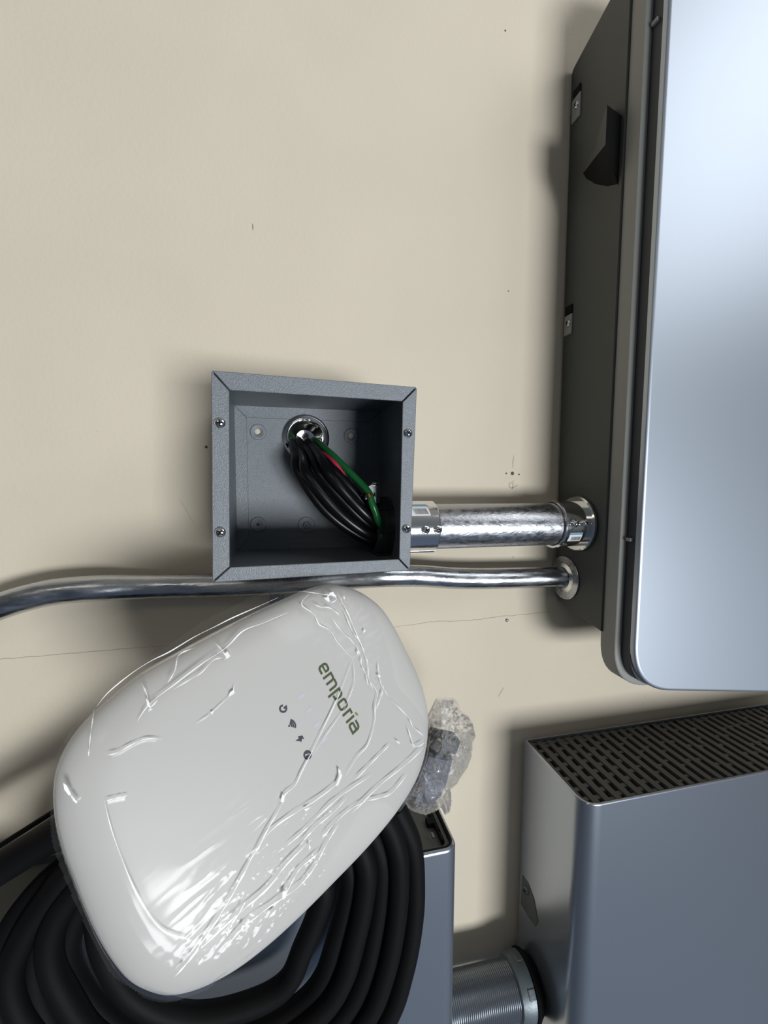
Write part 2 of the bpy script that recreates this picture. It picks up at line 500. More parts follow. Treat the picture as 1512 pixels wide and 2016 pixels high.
# set-screw connector at the box
cn = empty('conduit_connector', (x0, yc, zc - rc))
tag(cn, 'bright zinc set-screw connector with barcode sticker on the box end of the thick conduit', 'connector', 'set-screw connectors on the thick conduit')
rk = rc + 0.0032
MB().lathe((x0, yc, zc), X_, [(0, rc + .0004), (0, rk), (xcoup - x0 - 0.0008, rk), (xcoup - x0, rk - 0.0006), (xcoup - x0, rc + .0002)], 64, False, False).build('sleeve', 'zinc', cn)
def on_cyl(x, ang, r): return np.array([x, yc - r * math.cos(ang), zc + r * math.sin(ang)])
def radial(ang): return np.array([0, -math.cos(ang), math.sin(ang)])
for px in (838, 862):
    x = P(px, 1040, d_c - rk)[0]
    a = 0.0
    s0 = on_cyl(x, a, rk)
    MB().lathe(s0, radial(a), [(-0.001, 0.0042), (0.0008, 0.0042), (0.0015, 0.0035)], 22).build('screw_boss', 'zinc', cn)
    pan_screw('set_screw', s0 + radial(a) * 0.0022, radial(a), 0.0033, cn, rot=px)


def cyl_sticker(xa, xb, a0, a1, r, parent, skew=0.0):
    def patch(xa, xb, a0, a1, rr_, n=8):
        A_ = [on_cyl(xa + skew * (i / n), a0 + (a1 - a0) * i / n, rr_) for i in range(n + 1)]
        B_ = [on_cyl(xb + skew * (i / n), a0 + (a1 - a0) * i / n, rr_) for i in range(n + 1)]
        return A_ + B_, [(i, i + 1, n + 2 + i, n + 1 + i) for i in range(n)]
    lab = MB().add(*patch(xa, xb, a0, a1, r + 0.0002)).build('barcode_label', 'label', parent, smooth=False)
    w_ = xb - xa; m = MB()
    rnd = random.Random(3); x = xa + w_ * .22
    while x < xb - w_ * .12:
        q = rnd.uniform(.012, .035) * w_
        m.add(*patch(x, x + q, a0 + (a1 - a0) * .12, a0 + (a1 - a0) * .58, r + 0.0003)); x += q + rnd.uniform(.015, .04) * w_
    m.build('bars', 'ink', lab, smooth=False)
    MB().add(*patch(xa, xb, a0 + (a1 - a0) * .78, a1, r + 0.0003)).build('blue_band', 'labelblue', lab, smooth=False)


cyl_sticker(P(813, 1010, d_c - rk)[0], P(851, 1010, d_c - rk)[0], 0.52, 1.08, rk, cn, skew=-0.002)
# connector at the cabinet
cn2 = empty('conduit_connector', (xe, yc, zc - rc))
tag(cn2, 'dark shiny zinc connector with sticker where the thick conduit enters the charcoal cabinet', 'connector', 'set-screw connectors on the thick conduit')
MB().lathe((x_con, yc, zc), X_, [(0.001, rc + .0003), (0, rc + .001), (0, rk - .0002), (0.0015, rk + 0.0003), (0.003, rk - 0.0012), (xe - x_con - 0.004, rk - 0.0012)], 64, False, False).build('sleeve', 'zinc', cn2)
MB().lathe((xe, yc, zc), X_, [(-0.0055, rk - .0015), (-0.0055, rk + 0.003), (-0.004, rk + 0.0042), (-0.0015, rk + 0.0042), (-0.0002, rk + 0.003)], 64, False, True).build('locking_ring', 'zinc', cn2)
for i, px in enumerate((1136, 1152)):
    x = PXp(px, 1028, 0)[0] if False else P(px, 1028, d_c - rk)[0]
    x = x_con + (xe - x_con) * (0.30, 0.62)[i]
    s0 = on_cyl(x, 0.12, rk - .001)
    MB().lathe(s0, radial(0.12), [(-0.001, 0.0040), (0.0010, 0.0040), (0.0018, 0.003)], 22).build('screw_boss', 'zinc', cn2)
    pan_screw('set_screw', s0 + radial(0.12) * 0.0022, radial(0.12), 0.0030, cn2, rot=i)
cyl_sticker(x_con + 0.006, x_con + (xe - x_con) * 0.62, -0.72, -0.28, rk - .0012, cn2)

# ================================================================== SMALL CONDUIT
d_s = 0.411
line = [(-700, 1560), (-450, 1395), (-240, 1285), (-120, 1236), (-60, 1217), (0, 1194), (50, 1178), (110, 1165), (190, 1158), (300, 1155), (420, 1153), (520, 1149), (600, 1144),
        (680, 1138), (760, 1134), (830, 1134), (890, 1138), (960, 1139), (1040, 1137), (1112, 1135)]
pts = [P(x, yy, d_s + (0.006 if 250 < x < 700 else 0.0)) for x, yy in line]
rs = abs(P(1000, 1119, d_s)[2] - P(1000, 1159, d_s)[2]) / 2
sp = spline(pts, 200)
sco = empty('small_conduit', P(560, 1160, D))
tag(sco, 'slim galvanised conduit bending off to the left edge below the junction box', 'conduit')
MB().tube(sp, rs, 40).build('pipe', 'galv', sco)
# inked pipe print, tiny
tx = bpy.data.curves.new('pipe_print', 'FONT'); tx.body = 'EMT  AMC2318A0103'; tx.size = 0.0042; tx.extrude = 0.00003
tx.materials.append(MAT['icon'])
tmp_ = bpy.data.objects.new('print_source', tx); COL.objects.link(tmp_)
pm_ = bpy.data.meshes.new_from_object(tmp_.evaluated_get(bpy.context.evaluated_depsgraph_get()))
bpy.data.objects.remove(tmp_)
to = bpy.data.objects.new('pipe_print', pm_); COL.objects.link(to)
p_ = P(742, 1150, d_s - rs - 0.0004); to.parent = sco
to.location = Vector(p_) + Vector((0, 0.0042, -0.0020)) - WLOC[sco.name]; to.rotation_euler = (math.radians(62), 0, 0.0)
# strap holding it
cs = P(545, 1146, d_s + 0.006)
st = empty('conduit_strap', cs)
tag(st, 'small steel strap clamping the slim conduit under the junction box', 'strap')
for dx in (-0.004, 0.004):
    MB().lathe(cs + np.array([dx, 0, 0]), X_, [(-0.0012, rs), (-0.0012, rs + .0014), (0.0012, rs + .0014), (0.0012, rs)], 36, False, False).build('strap_band', 'galv', st)
MB().box(cs + np.array([0.0, 0.004, -rs - 0.006]), (0.007, 0, 0), (0, 0.0035, 0), (0, 0, 0.008)).build('strap_foot', 'dust', st, bev=0.0006)
# connector + washer at cabinet
pe = sp[-1]; Xw = Xi
wc = np.array([Xw, pe[1], P(1130, 1136, d_s)[2]])
cn3 = empty('small_conduit_connector', (Xw, wc[1], wc[2] - rs))
tag(cn3, 'small zinc connector with a wide round washer on the charcoal cabinet side', 'connector')
xs0 = pe[0] - 0.002
MB().lathe((xs0, wc[1], wc[2]), X_, [(0, rs + .0003), (0, rs + .0018), (0.001, rs + .0021), (0.003, rs + 0.0012), (Xw - xs0 - 0.004, rs + 0.0012), (Xw - xs0 - 0.002, rs + .006), (Xw - xs0 - 0.0008, rs + .006)], 48, False, False).build('sleeve', 'zinc', cn3)
rw = 0.0245
MB().lathe((Xw, wc[1], wc[2]), X_, [(-0.0020, rs), (-0.0024, rs + 0.005), (-0.0018, rs + 0.0075), (-0.0018, rw - 0.0003), (-0.0014, rw), (-0.0002, rw)], 56, True, True).build('washer', 'galv', cn3)
pan_screw('set_screw', np.array([xs0 + (Xw - xs0) * .45, wc[1] - rs - .0014, wc[2] + .001]), (0, -1, 0.1), 0.0028, cn3)

# ================================================================== JUNCTION BOX
dl, dr, dbk = 0.305, 0.315, 0.4325
fTL, fTR, fBR, fBL = P(416, 729, dl), P(821, 762, dr), P(807, 1123, dr), P(418, 1147, dl)
iTL, iTR, iBR, iBL = P(451, 768, dl + .0008), P(793, 790, dr - .0008), P(786, 1101, dr - .0008), P(452, 1117, dl + .0008)
yb = -(D - dbk)
bx0 = (fTL[0] + fBL[0]) / 2; bx1 = (fTR[0] + fBR[0]) / 2; bz1 = (fTL[2] + fTR[2]) / 2; bz0 = (fBL[2] + fBR[2]) / 2
def back(p): return np.array([p[0] * .0 + (bx0 if p[0] < (bx0 + bx1) / 2 else bx1), yb, (bz0 if p[2] < (bz0 + bz1) / 2 else bz1)])
jb = empty('junction_box', ((bx0 + bx1) / 2, 0, bz0))
tag(jb, 'open square grey steel junction box with coverless front, centre of the wall', 'junction box')
fo = [fTL, fTR, fBR, fBL]; fi = [iTL, iTR, iBR, iBL]
cenf = sum(fo) / 4
yb1 = yb
hubx, hubz = hub[0], hub[2]
t_ = 0.0014
for i in range(4):
    a, b = fo[i], fo[(i + 1) % 4]; ia, ib = fi[i], fi[(i + 1) % 4]
    ba, bb = back(a), back(b)
    # small mitre gap between neighbouring flanges
    e_ = (b - a) / np.linalg.norm(b - a)
    g = 0.00065
    inn = (cenf - (a + b) / 2); inn /= np.linalg.norm(inn)
    m = MB()
    fa, fb = a + e_ * g, b - e_ * g; ja, jb_ = ia + e_ * g, ib - e_ * g
    dy = np.array([0, t_, 0])
    m.loft([[fa, fb, jb_, ja], [fa + dy, fb + dy, jb_ + dy, ja + dy]])
    # outer rounded fold and the side wall
    o1 = [a + dy * .2, b + dy * .2]
    wa = [a + dy, b + dy, bb, ba]; wi = [p + inn * t_ for p in wa]
    m.loft([wa, wi])
    # back flange, mitred
    q = 0.0125
    dirs = []
    def corner_in(p):
        return p + np.array([np.sign((bx0 + bx1) / 2 - p[0]) * q, 0, np.sign((bz0 + bz1) / 2 - p[2]) * q])
    bi_a, bi_b = corner_in(ba), corner_in(bb)
    yo = np.array([0, -0.0012, 0])
    bfa, bfb = ba + e_ * 0.0005, bb - e_ * 0.0005
    m.loft([[bfa + yo, bfb + yo, bi_b + yo, bi_a + yo], [bfa, bfb, bi_b, bi_a]])
    m.build('side_panel', 'boxp', jb, smooth=True, angle=30, bev=0.0005)
# back panel with holes
pj = lambda px, py: P(px, py, D - 0.003)
h1, h2, h3, h4 = pj(508, 850), pj(692, 858), pj(508, 1033), pj(603, 1034)
V, Fc = grid_fill([(bx0, bz0), (bx1, bz0), (bx1, bz1), (bx0, bz1)],
                  [circ(hubx, hubz, HR, 40), circ(h1[0], h1[2], .0028, 16), circ(h2[0], h2[2], .0028, 16)], yb - 0.0004)
mk('back_panel', V, Fc, 'boxp', jb, smooth=False)
for hh, r in ((h1, .0078), (h2, .0078), (h3, .0078), (h4, .0085)):
    m = MB(); solid = hh is h3 or hh is h4
    prof = [(0.0, r), (0.0007, r * .93), (0.0009, r * .72), (0.0002, r * .42)] + ([(0.0002, 0.0005)] if solid else [(0.0001, .0028)])
    m.lathe((hh[0], yb - 0.0005, hh[2]), -Y_, prof, 34, False, solid); m.build('dimple', 'boxp', jb)
pan_screw('mounting_screw', np.array([h3[0], yb - .001, h3[2]]), -Y_, 0.0016, jb, 'dust')
MB().lathe((h4[0], yb - .0008, h4[2]), -Y_, [(0, .0034), (.0016, .0028), (.0018, .0014), (.0002, .0009)], 24).build('weld_stud', 'boxp', jb)
for px, py, dd, ro in ((433, 833, dl, .2), (803, 853, dr, 1.1), (800, 1041, dr, .5), (434, 1048, dl, .9)):
    c = P(px, py, dd - 0.0006)
    pan_screw('cover_screw', c, (0.05, -1, 0), 0.0036, jb, rot=ro)

# hub fitting: locknut and polished throat behind the wires
hf = empty('conduit_hub', (hubx, yb, hubz - .02))
tag(hf, 'polished round hub ring through the back of the junction box', 'hub')
o = (hubx, yb - .0012, hubz)
MB().lathe(o, -Y_, [(0, .0232), (0.0022, .0228), (0.0032, .0212), (0.0022, .0198), (0.001, .0192)], 56, False, False).build('lock_nut', 'zinc', hf)
MB().lathe(o, -Y_, [(0.001, .0190), (0.0048, .0186), (0.0062, .0176), (0.0058, .0168), (0.0035, .0162), (-0.004, .0158), (-0.012, .0145), (-0.020, .010), (-0.022, .0001)], 56, False, False).build('throat', 'chrome', hf)

# bushing on the right wall where the thick conduit enters
bx_r = bx1 - t_
bu = empty('insulated_bushing', (bx_r, yc, zc - rk))
tag(bu, 'black plastic bushing ring inside the right wall of the junction box', 'bushing')
rb = rk + 0.0035
MB().lathe((bx_r, yc, zc), -X_, [(0, rk + .001), (0, rb), (0.004, rb), (0.0045, rb - .001), (0.0055, rb - 0.001), (0.006, rb), (0.0145, rb), (0.0165, rb - .0015), (0.017, rb - .005), (0.014, rb - .0065), (0.0, rb - .0065)], 56, False, False).build('ring', 'bushing', bu)
for a in (-2.4, -0.9, 0.0, 0.75, 1.5, 2.3):
    c = on_cyl(bx_r - 0.0085, a, rb + .0003)
    tt = np.cross(radial(a), X_)
    MB().box(c, X_ * 0.0072, tt * 0.0012, radial(a) * 0.0007).build('grip_rib', 'bushing', bu, bev=0.0003)
# ground lug
lg = P(738, 968, d_c - rb * 0.80)
lug = empty('ground_lug', lg)
tag(lug, 'small bright bonding lug on top of the black bushing, gripping the green wire', 'lug')
mm = MB()
LL = [(724, 958), (733, 953), (742, 954), (747, 964), (748, 990), (735, 990), (733, 975), (722, 975)]
A = [P(x, yy, d_c - rb * .80) for x, yy in LL]; B = [p + np.array([0, 0.0018, 0]) for p in A]
mm.loft([A, B]).build('lug_plate', 'zinc', lug, bev=0.0004)
MB().lathe(P(727, 972, d_c - rb * .80 - .002), np.array([0.5, -0.4, 0.6]), [(-.006, .0040), (-.006, .0052), (.003, .0052), (.003, .0040)], 28, False, False).build('lug_barrel', 'zinc', lug)
pan_screw('lug_screw', P(739, 953, d_c - rb * .80 - .001), (0, 0.1, 1), 0.0035, lug)

# wires
hubd = D - 0.0
wires = [  # start px (in the throat), middle, end px in the bushing ; depths
    ((577, 876), (588, 930), (640, 1004), (708, 1056), (768, 1072), .384, .0045),
    ((586, 884), (606, 936), (662, 1004), (718, 1048), (768, 1060), .368, .0045),
    ((598, 878), (630, 934), (680, 990), (722, 1030), (768, 1050), .376, .0045),
    ((608, 874), (648, 932), (692, 984), (730, 1022), (770, 1042), .364, .0045),
    ((620, 878), (662, 930), (702, 974), (732, 1010), (770, 1032), .380, .0045),
    ((604, 888), (622, 948), (666, 1016), (718, 1060), (768, 1082), .394, .0045),
    ((590, 872), (600, 925), (640, 990), (705, 1044), (768, 1066), .398, .0042),
]
for q in wires:
    dm = q[5]
    pts = [P(q[0][0], q[0][1], D + 0.020), P(q[0][0] - 1, q[0][1] - 3, D - 0.008), P(*(np.array(q[0]) * .55 + np.array(q[1]) * .45 + [0, -6]), (dm + D) / 2 - .006),
           P(*q[1], dm), P(*q[2], dm - .004), P(*q[3], dm - .002), P(q[4][0] - 10, q[4][1], 0.382 + (dm - .378) * .5)]
    e0 = pts[-1].copy(); e0[0] = bx1 + 0.012; pts.append(e0)
    wv = MB().tube(spline(pts, 90), q[6], 16).build('black_wire', 'pvc')
    tag(wv, {0: 'black wire on the lower left outer edge of the bundle in the junction box',
             4: 'black wire nearest the green ground wire in the junction box bundle'}.get(wires.index(q),
             'black insulated wire in the middle of the bundle curving from hub to bushing'), 'wire', 'black wires in the junction box')
pts = [P(612, 868, D + .015), P(622, 868, D - .012), P(648, 890, .395), P(684, 925, .376), P(712, 953, .364), P(727, 972, .357), P(732, 990, .353), P(739, 1008, .353), P(745, 1026, .356), P(757, 1046, .368)]
gw = MB().tube(spline(pts, 90), .0031, 16).build('green_ground_wire', 'green')
tag(gw, 'green ground wire looping through the bonding lug into the bushing', 'wire')
MB().lathe(P(728, 979, .3545), np.array([0.3, -0.2, -.9]), [(-.003, .0026), (.003, .0026)], 16).build('bare_end', 'copper', gw)
for j, (o_, r_) in enumerate(((0, .0011), (5, .0011))):
    pts = [P(628 + o_ * .3, 885, .405), P(652 + o_ * .6, 905, .385), P(668 + o_ * .8, 925, .379), P(680 + o_ * .6, 946, .377), P(700 + o_, 985, .385), P(740, 1035, .388)]
    rw_ = MB().tube(spline(pts, 50), r_, 10).build('red_wire', 'red')
    tag(rw_, ('thin red wire lying against the black bundle in the junction box', 'thin red wire on the side nearer the green ground wire')[j], 'wire', 'thin red wires in the junction box')
pts = [P(672, 1012, .398), P(690, 1036, .396), P(720, 1050, .394), P(760, 1058, .39)]
tag(MB().tube(spline(pts, 40), .0011, 10).build('thin_purple_wire', new_mat('purple_wire_insulation', (0.10, 0.03, 0.09), 0.3)),
    'thin purple wire peeking out below the black bundle in the box', 'wire')

# ================================================================== RIGHT BATTERY
d_bb = 0.424; d_bf = 0.318
tb = P(1032, 1440, d_bb); xb = tb[0]; ztop_b = tb[2]
ztop_b = (ztop_b + P(1215, 1597, d_bf)[2]) / 2
zbot = ztop_b - 0.75
bat = empty('battery_cabinet', (xb + .25, -(D - .37), zbot))
tag(bat, 'blue-grey battery cabinet with a black slotted grille top, lower right', 'battery')


def footprint(x0, x1, d0, d1, r, z, seg=10):
    pts = fillet([(x0, -(D - d0)), (x0, -(D - d1)), (x1, -(D - d1)), (x1, -(D - d0))], [0.002, r, r, 0.002], seg, closed=True)
    return [np.array([p[0], p[1], z]) for p in pts]


WB = 0.5; rb_ = 0.018
def footprint_ofs(off, z, x0=xb, W=WB, d0=d_bb, d1=d_bf, r=rb_): return footprint(x0 + off, x0 + W - off, d0 - off, d1 + off, r - off, z)
MB().loft([footprint_ofs(0, zbot), footprint_ofs(0, ztop_b - .0012), footprint_ofs(0.0008, ztop_b), footprint_ofs(0.0025, ztop_b), footprint_ofs(0.0025, ztop_b - 0.02)], True, True).build('housing', 'battery', bat, angle=35)
# grille: ribs run away from the wall, staggered bridges between them
pitch = 0.0126; x = xb + .0045
y_f = -(D - d_bf) + .005; zt = ztop_b - .0025
xstep = P(1366, 1385, d_bb)[0]
gr = MB(); i = 0
ribw = 0.0066
while x < xb + WB - .012:
    y_b = -(D - (d_bb - (.0035 if x > xstep else .0035)))
    if x < xb + .02: yf2 = y_f - .0005 + max(0, (xb + .018 - x)) * .5
    else: yf2 = y_f
    ribx = x
    gr.box(((ribx), (y_b + yf2) / 2, zt - .0025), (ribw / 2, 0, 0), (0, (y_b - yf2) / 2, 0), (0, 0, .0025))
    nb = 6 if i < 7 else (4 if i < 12 else 3)
    L_ = (y_b - yf2)
    ph = (0.5 if i % 2 else 0.0) if i < 9 else random.random()
    for k_ in range(nb + 1):
        yy = yf2 + L_ * (k_ + ph) / nb
        hw = L_ / nb * (.15 if i < 7 else .06)
        if yy - hw < yf2 or yy + hw > y_b: yy = min(max(yy, yf2 + hw), y_b - hw)
        gr.box((x + pitch / 2, yy, zt - .003), (pitch / 2 - ribw / 2 + .0002, 0, 0), (0, hw, 0), (0, 0, .0020))
    x += pitch; i += 1
gr.box((xb + WB / 2, y_f - 0.0005, zt - .0025), (WB / 2 - .012, 0, 0), (0, 0.0012, 0), (0, 0, .0025))
gr.build('vent_grille', 'grille', bat, smooth=False)
MB().box((xb + WB / 2, -(D - .37), zt - .014), (WB / 2 - .010, 0, 0), (0, .044, 0), (0, 0, .001)).build('vent_floor', 'void', bat, smooth=False)
# grip recess on its left side with a bolt
def bside(px, py, off=0.0): return PXp(px, py, xb - off)
rec = [bside(1029, 1722), bside(1040, 1738), bside(1052, 1770), bside(1060, 1815), bside(1054, 1824), bside(1040, 1804), bside(1026, 1780)]
A = [p + np.array([-0.0006, 0, 0]) for p in rec]; B = [p + np.array([.002, 0, 0]) for p in rec]
MB().loft([A, B]).build('grip_recess', 'switch', bat, bev=0.0003)
pan_screw('bolt', bside(1036, 1752, 0.001), (-1, -.2, .1), 0.0045, bat, 'dust')

# flexible conduit and fitting into the battery's side
d_f = 0.388
fx = bside(1052, 1940)
q0, q1 = P(860, 1984, d_f), P(1010, 1945, d_f)
rf = abs(P(950, 1919, d_f)[2] - P(950, 2001, d_f)[2]) / 2
ax = (q1 - q0) / np.linalg.norm(q1 - q0)
fl = empty('flexible_conduit', q0)
tag(fl, 'ribbed dark grey flexible conduit crossing between the two battery cabinets', 'conduit')
q00 = q0 - ax * 0.05; LN = np.linalg.norm(q1 - q00)
prof = []; n = int(LN / 0.0023)
for i in range(n):
    prof += [(i * .0023, rf - .0007), (i * .0023 + .0008, rf), (i * .0023 + .0015, rf)]
MB().lathe(q00, ax, prof, 48, True, True).build('ribbed_jacket', 'flex', fl, angle=80)
ff = empty('conduit_fitting', q1)
tag(ff, 'dull grey collar fitting where the ribbed conduit enters the right battery', 'fitting')
MB().lathe(q1 - ax * .004, ax, [(0, rf + .001), (0.001, rf + .003), (0.010, rf + .0048), (0.016, rf + .0048), (0.017, rf + .003)], 40).build('collar', 'dust', ff)
MB().lathe(q1 + ax * .0128, ax, [(0, rf + .0055), (0.002, rf + .0065), (0.0045, rf + .0055), (.006, rf + .004), (.012, rf)], 40).build('seal', 'rubber', ff)
for a in range(6):
    u = np.cross(ax, Z_); u /= np.linalg.norm(u); v = np.cross(ax, u)
    rdir = u * math.cos(a * 1.047 + .35) + v * math.sin(a * 1.047 + .35)
    MB().box(q1 + ax * .008 + rdir * (rf + .0042), ax * .004, np.cross(ax, rdir) * .0045, rdir * .0010).build('wrench_flat', 'dust', ff, bev=.0006)

# ================================================================== LEFT BATTERY
d_lf = 0.338; d_lb = 0.424
xr = P(896, 1665, d_lf + .010)[0]
zl = P(870, 1677, d_lf)[2]
zlb = zl - .7
WL = 0.62
bl = empty('battery_cabinet', (xr - WL / 2, -(D - .37), zlb))
tag(bl, 'blue-grey battery cabinet with a dark recessed top behind the coiled cable, lower left', 'battery')
fpl = lambda off, z: footprint(xr - WL + off, xr - off, d_lb - off, d_lf + off, .014 - off, z)
MB().loft([fpl(0, zlb), fpl(0, zl - .003), fpl(.001, zl - .001), fpl(.003, zl)], True, False).build('housing', 'battery', bl, angle=35)
MB().loft([fpl(.003, zl), fpl(.004, zl + .0006), fpl(.0055, zl - .0002), fpl(.0058, zl - .003)], False, False).build('rubber_seal', 'rubber', bl, angle=50)
MB().loft([fpl(.0056, zl - .003), fpl(.009, zl - .003), fpl(.0095, zl - .009)], False, True).build('top_panel', 'switch', bl, angle=40)
for px, py, a_, b_ in ((852, 1618, .007, .004), (866, 1632, .004, .006), (874, 1646, .005, .006), (848, 1600, .003, .009)):
    c = PZp(px, py, zl - .006)
    MB().box(c, (a_, 0, 0), (0, b_, 0), (0, 0, .0025)).build('panel_clip', 'void', bl, bev=.0006)
c = PZp(852, 1645, zl - .004)
MB().box(c, (.0012, 0, 0), (0, .003, 0), (0, 0, .001)).build('latch_catch', 'dust', bl, bev=.0003)

# ================================================================== COILED CHARGING CABLE
o1_ = [(780, 1590), (810, 1660), (817, 1740), (813, 1820), (796, 1910), (765, 2000), (690, 2100), (560, 2180), (400, 2210), (230, 2190), (90, 2120), (15, 2020),
       (-6, 1930), (18, 1850), (66, 1772), (128, 1705), (240, 1640), (430, 1570), (600, 1540), (710, 1550)]
o6_ = [(620, 1690), (638, 1745), (622, 1806), (596, 1868), (571, 1926), (528, 1962), (455, 1990), (390, 2002), (340, 1998), (300, 1985), (262, 1955), (228, 1915),
       (200, 1870), (190, 1820), (200, 1770), (240, 1720), (310, 1690), (420, 1660), (520, 1640), (590, 1650)]
ts = [0, .165, .345, .52, .70, 1.0]
dd = [.322, .312, .320, .308, .318, .310]
seq = []
n = len(o1_)
for li, t in enumerate(ts):
    for j in range(n):
        tj = t; dj = dd[li]
        if j >= n - 3 and li < len(ts) - 1:
            f_ = (j - (n - 4)) / 4; tj = t * (1 - f_) + ts[li + 1] * f_; dj = dd[li] * (1 - f_) + dd[li + 1] * f_
        wob = 4 * math.sin(j * 1.3 + li * 2.1)
        # the strands pile up more loosely on the left
        spread = 1.0
        x_ = o1_[j][0] * (1 - tj) + o6_[j][0] * tj; y_ = o1_[j][1] * (1 - tj) + o6_[j][1] * tj
        if 10 <= j <= 15: x_ += wob * 1.5
        seq.append(P(x_, y_, dj + (.004 if j > 15 or j == 0 else 0)))
rcab = 22.6 / F * 0.315 * 1.02
cab = MB().tube(spline(seq, 1200), rcab, 22).build('charging_cable', 'rubber')
tag(cab, 'thick black charging cable coiled in loops in front of the left battery', 'cable')
# heavier cable leaving to the left
pts = [P(-620, 2110, .345), P(-360, 1940, .340), P(-120, 1787, .336), P(-40, 1735, .334), P(0, 1709, .333), P(55, 1675, .331), P(110, 1640, .328), P(190, 1588, .322), P(260, 1545, .318)]
rbig = 29 / F * .33
hc = MB().tube(spline(pts, 60), rbig * .96, 28).build('supply_cable', 'rubber')
tag(hc, 'heavy black supply cable leaving the frame at the left edge above the coil', 'cable')
pts = [P(-600, 2040, .378), P(-340, 1882, .375), P(-120, 1743, .372), P(0, 1665, .37), P(55, 1630, .369), P(105, 1598, .368), P(200, 1538, .364)]
tag(MB().tube(spline(pts, 60), .0021, 12).build('thin_cable', 'rubber'), 'thin black cable running just above the heavy supply cable at left', 'cable')

# ================================================================== EV CHARGER (tilted, far end at upper right)
z1 = 0.196
Bc = np.array([.463, .886, 0.0]); Bc /= np.linalg.norm(Bc)
Ac = np.array([.731, -.308, .609]); Ac -= Bc * np.dot(Ac, Bc); Ac /= np.linalg.norm(Ac)
Nc = np.cross(Ac, Bc)                                   # points away from the camera
P1c = z1 * np.array([-.686, .948, 1.0])
Aw, Bw, Nw = C2W @ Ac, C2W @ Bc, -(C2W @ Nc)            # Nw points out of the face
O = CAMP + C2W @ P1c


def st_of(px, py, h=0.0):
    r = np.array([(px - 756) / F, (py - 1008) / F, 1.0])
    p = r * ((np.dot(Nc, P1c) - h) / np.dot(Nc, r)) - P1c
    return np.array([np.dot(p, Ac), np.dot(p, Bc)])


def W_(s, t, h): return O + Aw * s + Bw * t + Nw * h


outl = [(640, 1152), (668, 1153), (700, 1163), (728, 1180), (752, 1203), (775, 1240), (795, 1280), (815, 1322), (830, 1365), (837, 1405), (836, 1455), (825, 1505), (805, 1550),
        (770, 1603), (715, 1668), (650, 1735), (590, 1795), (530, 1850), (470, 1897), (420, 1927), (370, 1948), (325, 1955), (285, 1945), (250, 1925), (220, 1890), (190, 1840), (165, 1785),
        (142, 1725), (122, 1670), (108, 1610), (105, 1550), (115, 1500), (140, 1452), (175, 1410), (220, 1368), (275, 1325), (340, 1288), (420, 1245), (500, 1205), (560, 1178), (600, 1161)]
oc = spline(np.array([[*p, 0] for p in outl]), 200, closed=True)[:, :2]
ST = np.array([st_of(*p) for p in oc])
cen = (ST.max(0) + ST.min(0)) / 2
rel = ST - cen
ang = np.arctan2(rel[:, 1], rel[:, 0]); rad = np.hypot(rel[:, 0], rel[:, 1])
o_ = np.argsort(ang); angs = ang[o_]; rads = rad[o_]
pr_r = np.array([0, .3, .6, .76, .80, .84, .88, .92, .955, .98, .993, 1.0, 1.2])
pr_h = np.array([.0165, .0163, .0156, .0148, .0144, .0136, .0124, .0108, .0086, .0060, .0035, 0.0, -.02])


def rho(s, t):
    ds, dt = s - cen[0], t - cen[1]
    R_ = np.interp(np.arctan2(dt, ds), angs, rads, period=2 * math.pi)
    return np.hypot(ds, dt) / R_


def cov_h(s, t): return np.interp(rho(s, t), pr_r, pr_h)


ch = empty('ev_charger', W_(cen[0], cen[1], -.03))
tag(ch, 'white rounded wall charger wrapped in clear plastic, leaning in front of the cable coil', 'charger')
loops = []
for r_ in (1.0, .993, .98, .965, .95, .935, .92, .90, .88, .86, .84, .82, .80, .78, .76, .7, .6, .45, .3, .15, .02):
    h_ = np.interp(r_, pr_r, pr_h)
    loops.append([W_(*(cen + rel[i] * r_), h_) for i in range(len(rel))])
MB().loft(loops, False, True).build('front_cover', 'white', ch, angle=60)
loops = [[W_(*(cen + rel[i] * r_), h_) for i in range(len(rel))] for r_, h_ in ((1.0, -0.0004), (.996, -.004), (.98, -.010), (.955, -.020), (.93, -.028), (.90, -.033), (.6, -.034))]
MB().loft(loops, False, True).build('rear_housing', 'white', ch, angle=60)

# printing on the face: traced strokes, laid on the curved cover
def on_face(s, t, lift=.00025): return W_(s, t, float(cov_h(s, t)) + lift)


HF = 0.0155


def pf(px, py): return st_of(px, py, HF)


def stroke(mb, pts, wdt, closed=False, lift=.00025):
    pts = np.asarray(pts, float)
    if closed: pts = np.vstack([pts, pts[:1]])
    # resample
    out = [pts[0]]
    for i in range(1, len(pts)): out.append(pts[i])
    L = np.array(out); n = len(L)
    T = np.zeros_like(L)
    for i in range(n):
        a = L[i] - L[i - 1] if i > 0 else None; b = L[i + 1] - L[i] if i < n - 1 else None
        if closed and i in (0, n - 1): a = L[-1] - L[-2]; b = L[1] - L[0]
        a = a / (np.linalg.norm(a) + 1e-12) if a is not None else None
        b = b / (np.linalg.norm(b) + 1e-12) if b is not None else None
        t = a if b is None else (b if a is None else a + b); T[i] = t / (np.linalg.norm(t) + 1e-12)
    N2 = np.stack([-T[:, 1], T[:, 0]], 1)
    A_ = L + N2 * wdt / 2; B_ = L - N2 * wdt / 2
    mb.add([on_face(*p, lift) for p in A_] + [on_face(*p, lift) for p in B_], [(i, i + 1, n + i + 1, n + i) for i in range(n - 1)])


m1 = pf(634.5, 1334.9); aend = pf(692.7, 1447.3); mtop = pf(649.7, 1320.5)
kx = (aend[1] - m1[1]) / (1165 - 180.0)
ky = (mtop[0] - m1[0]) / 158.0
text_skew = 0.0
org = m1 - np.array([0, 180 * kx])


def tp(x, y): return np.array([org[0] + y * ky, org[1] + x * kx])


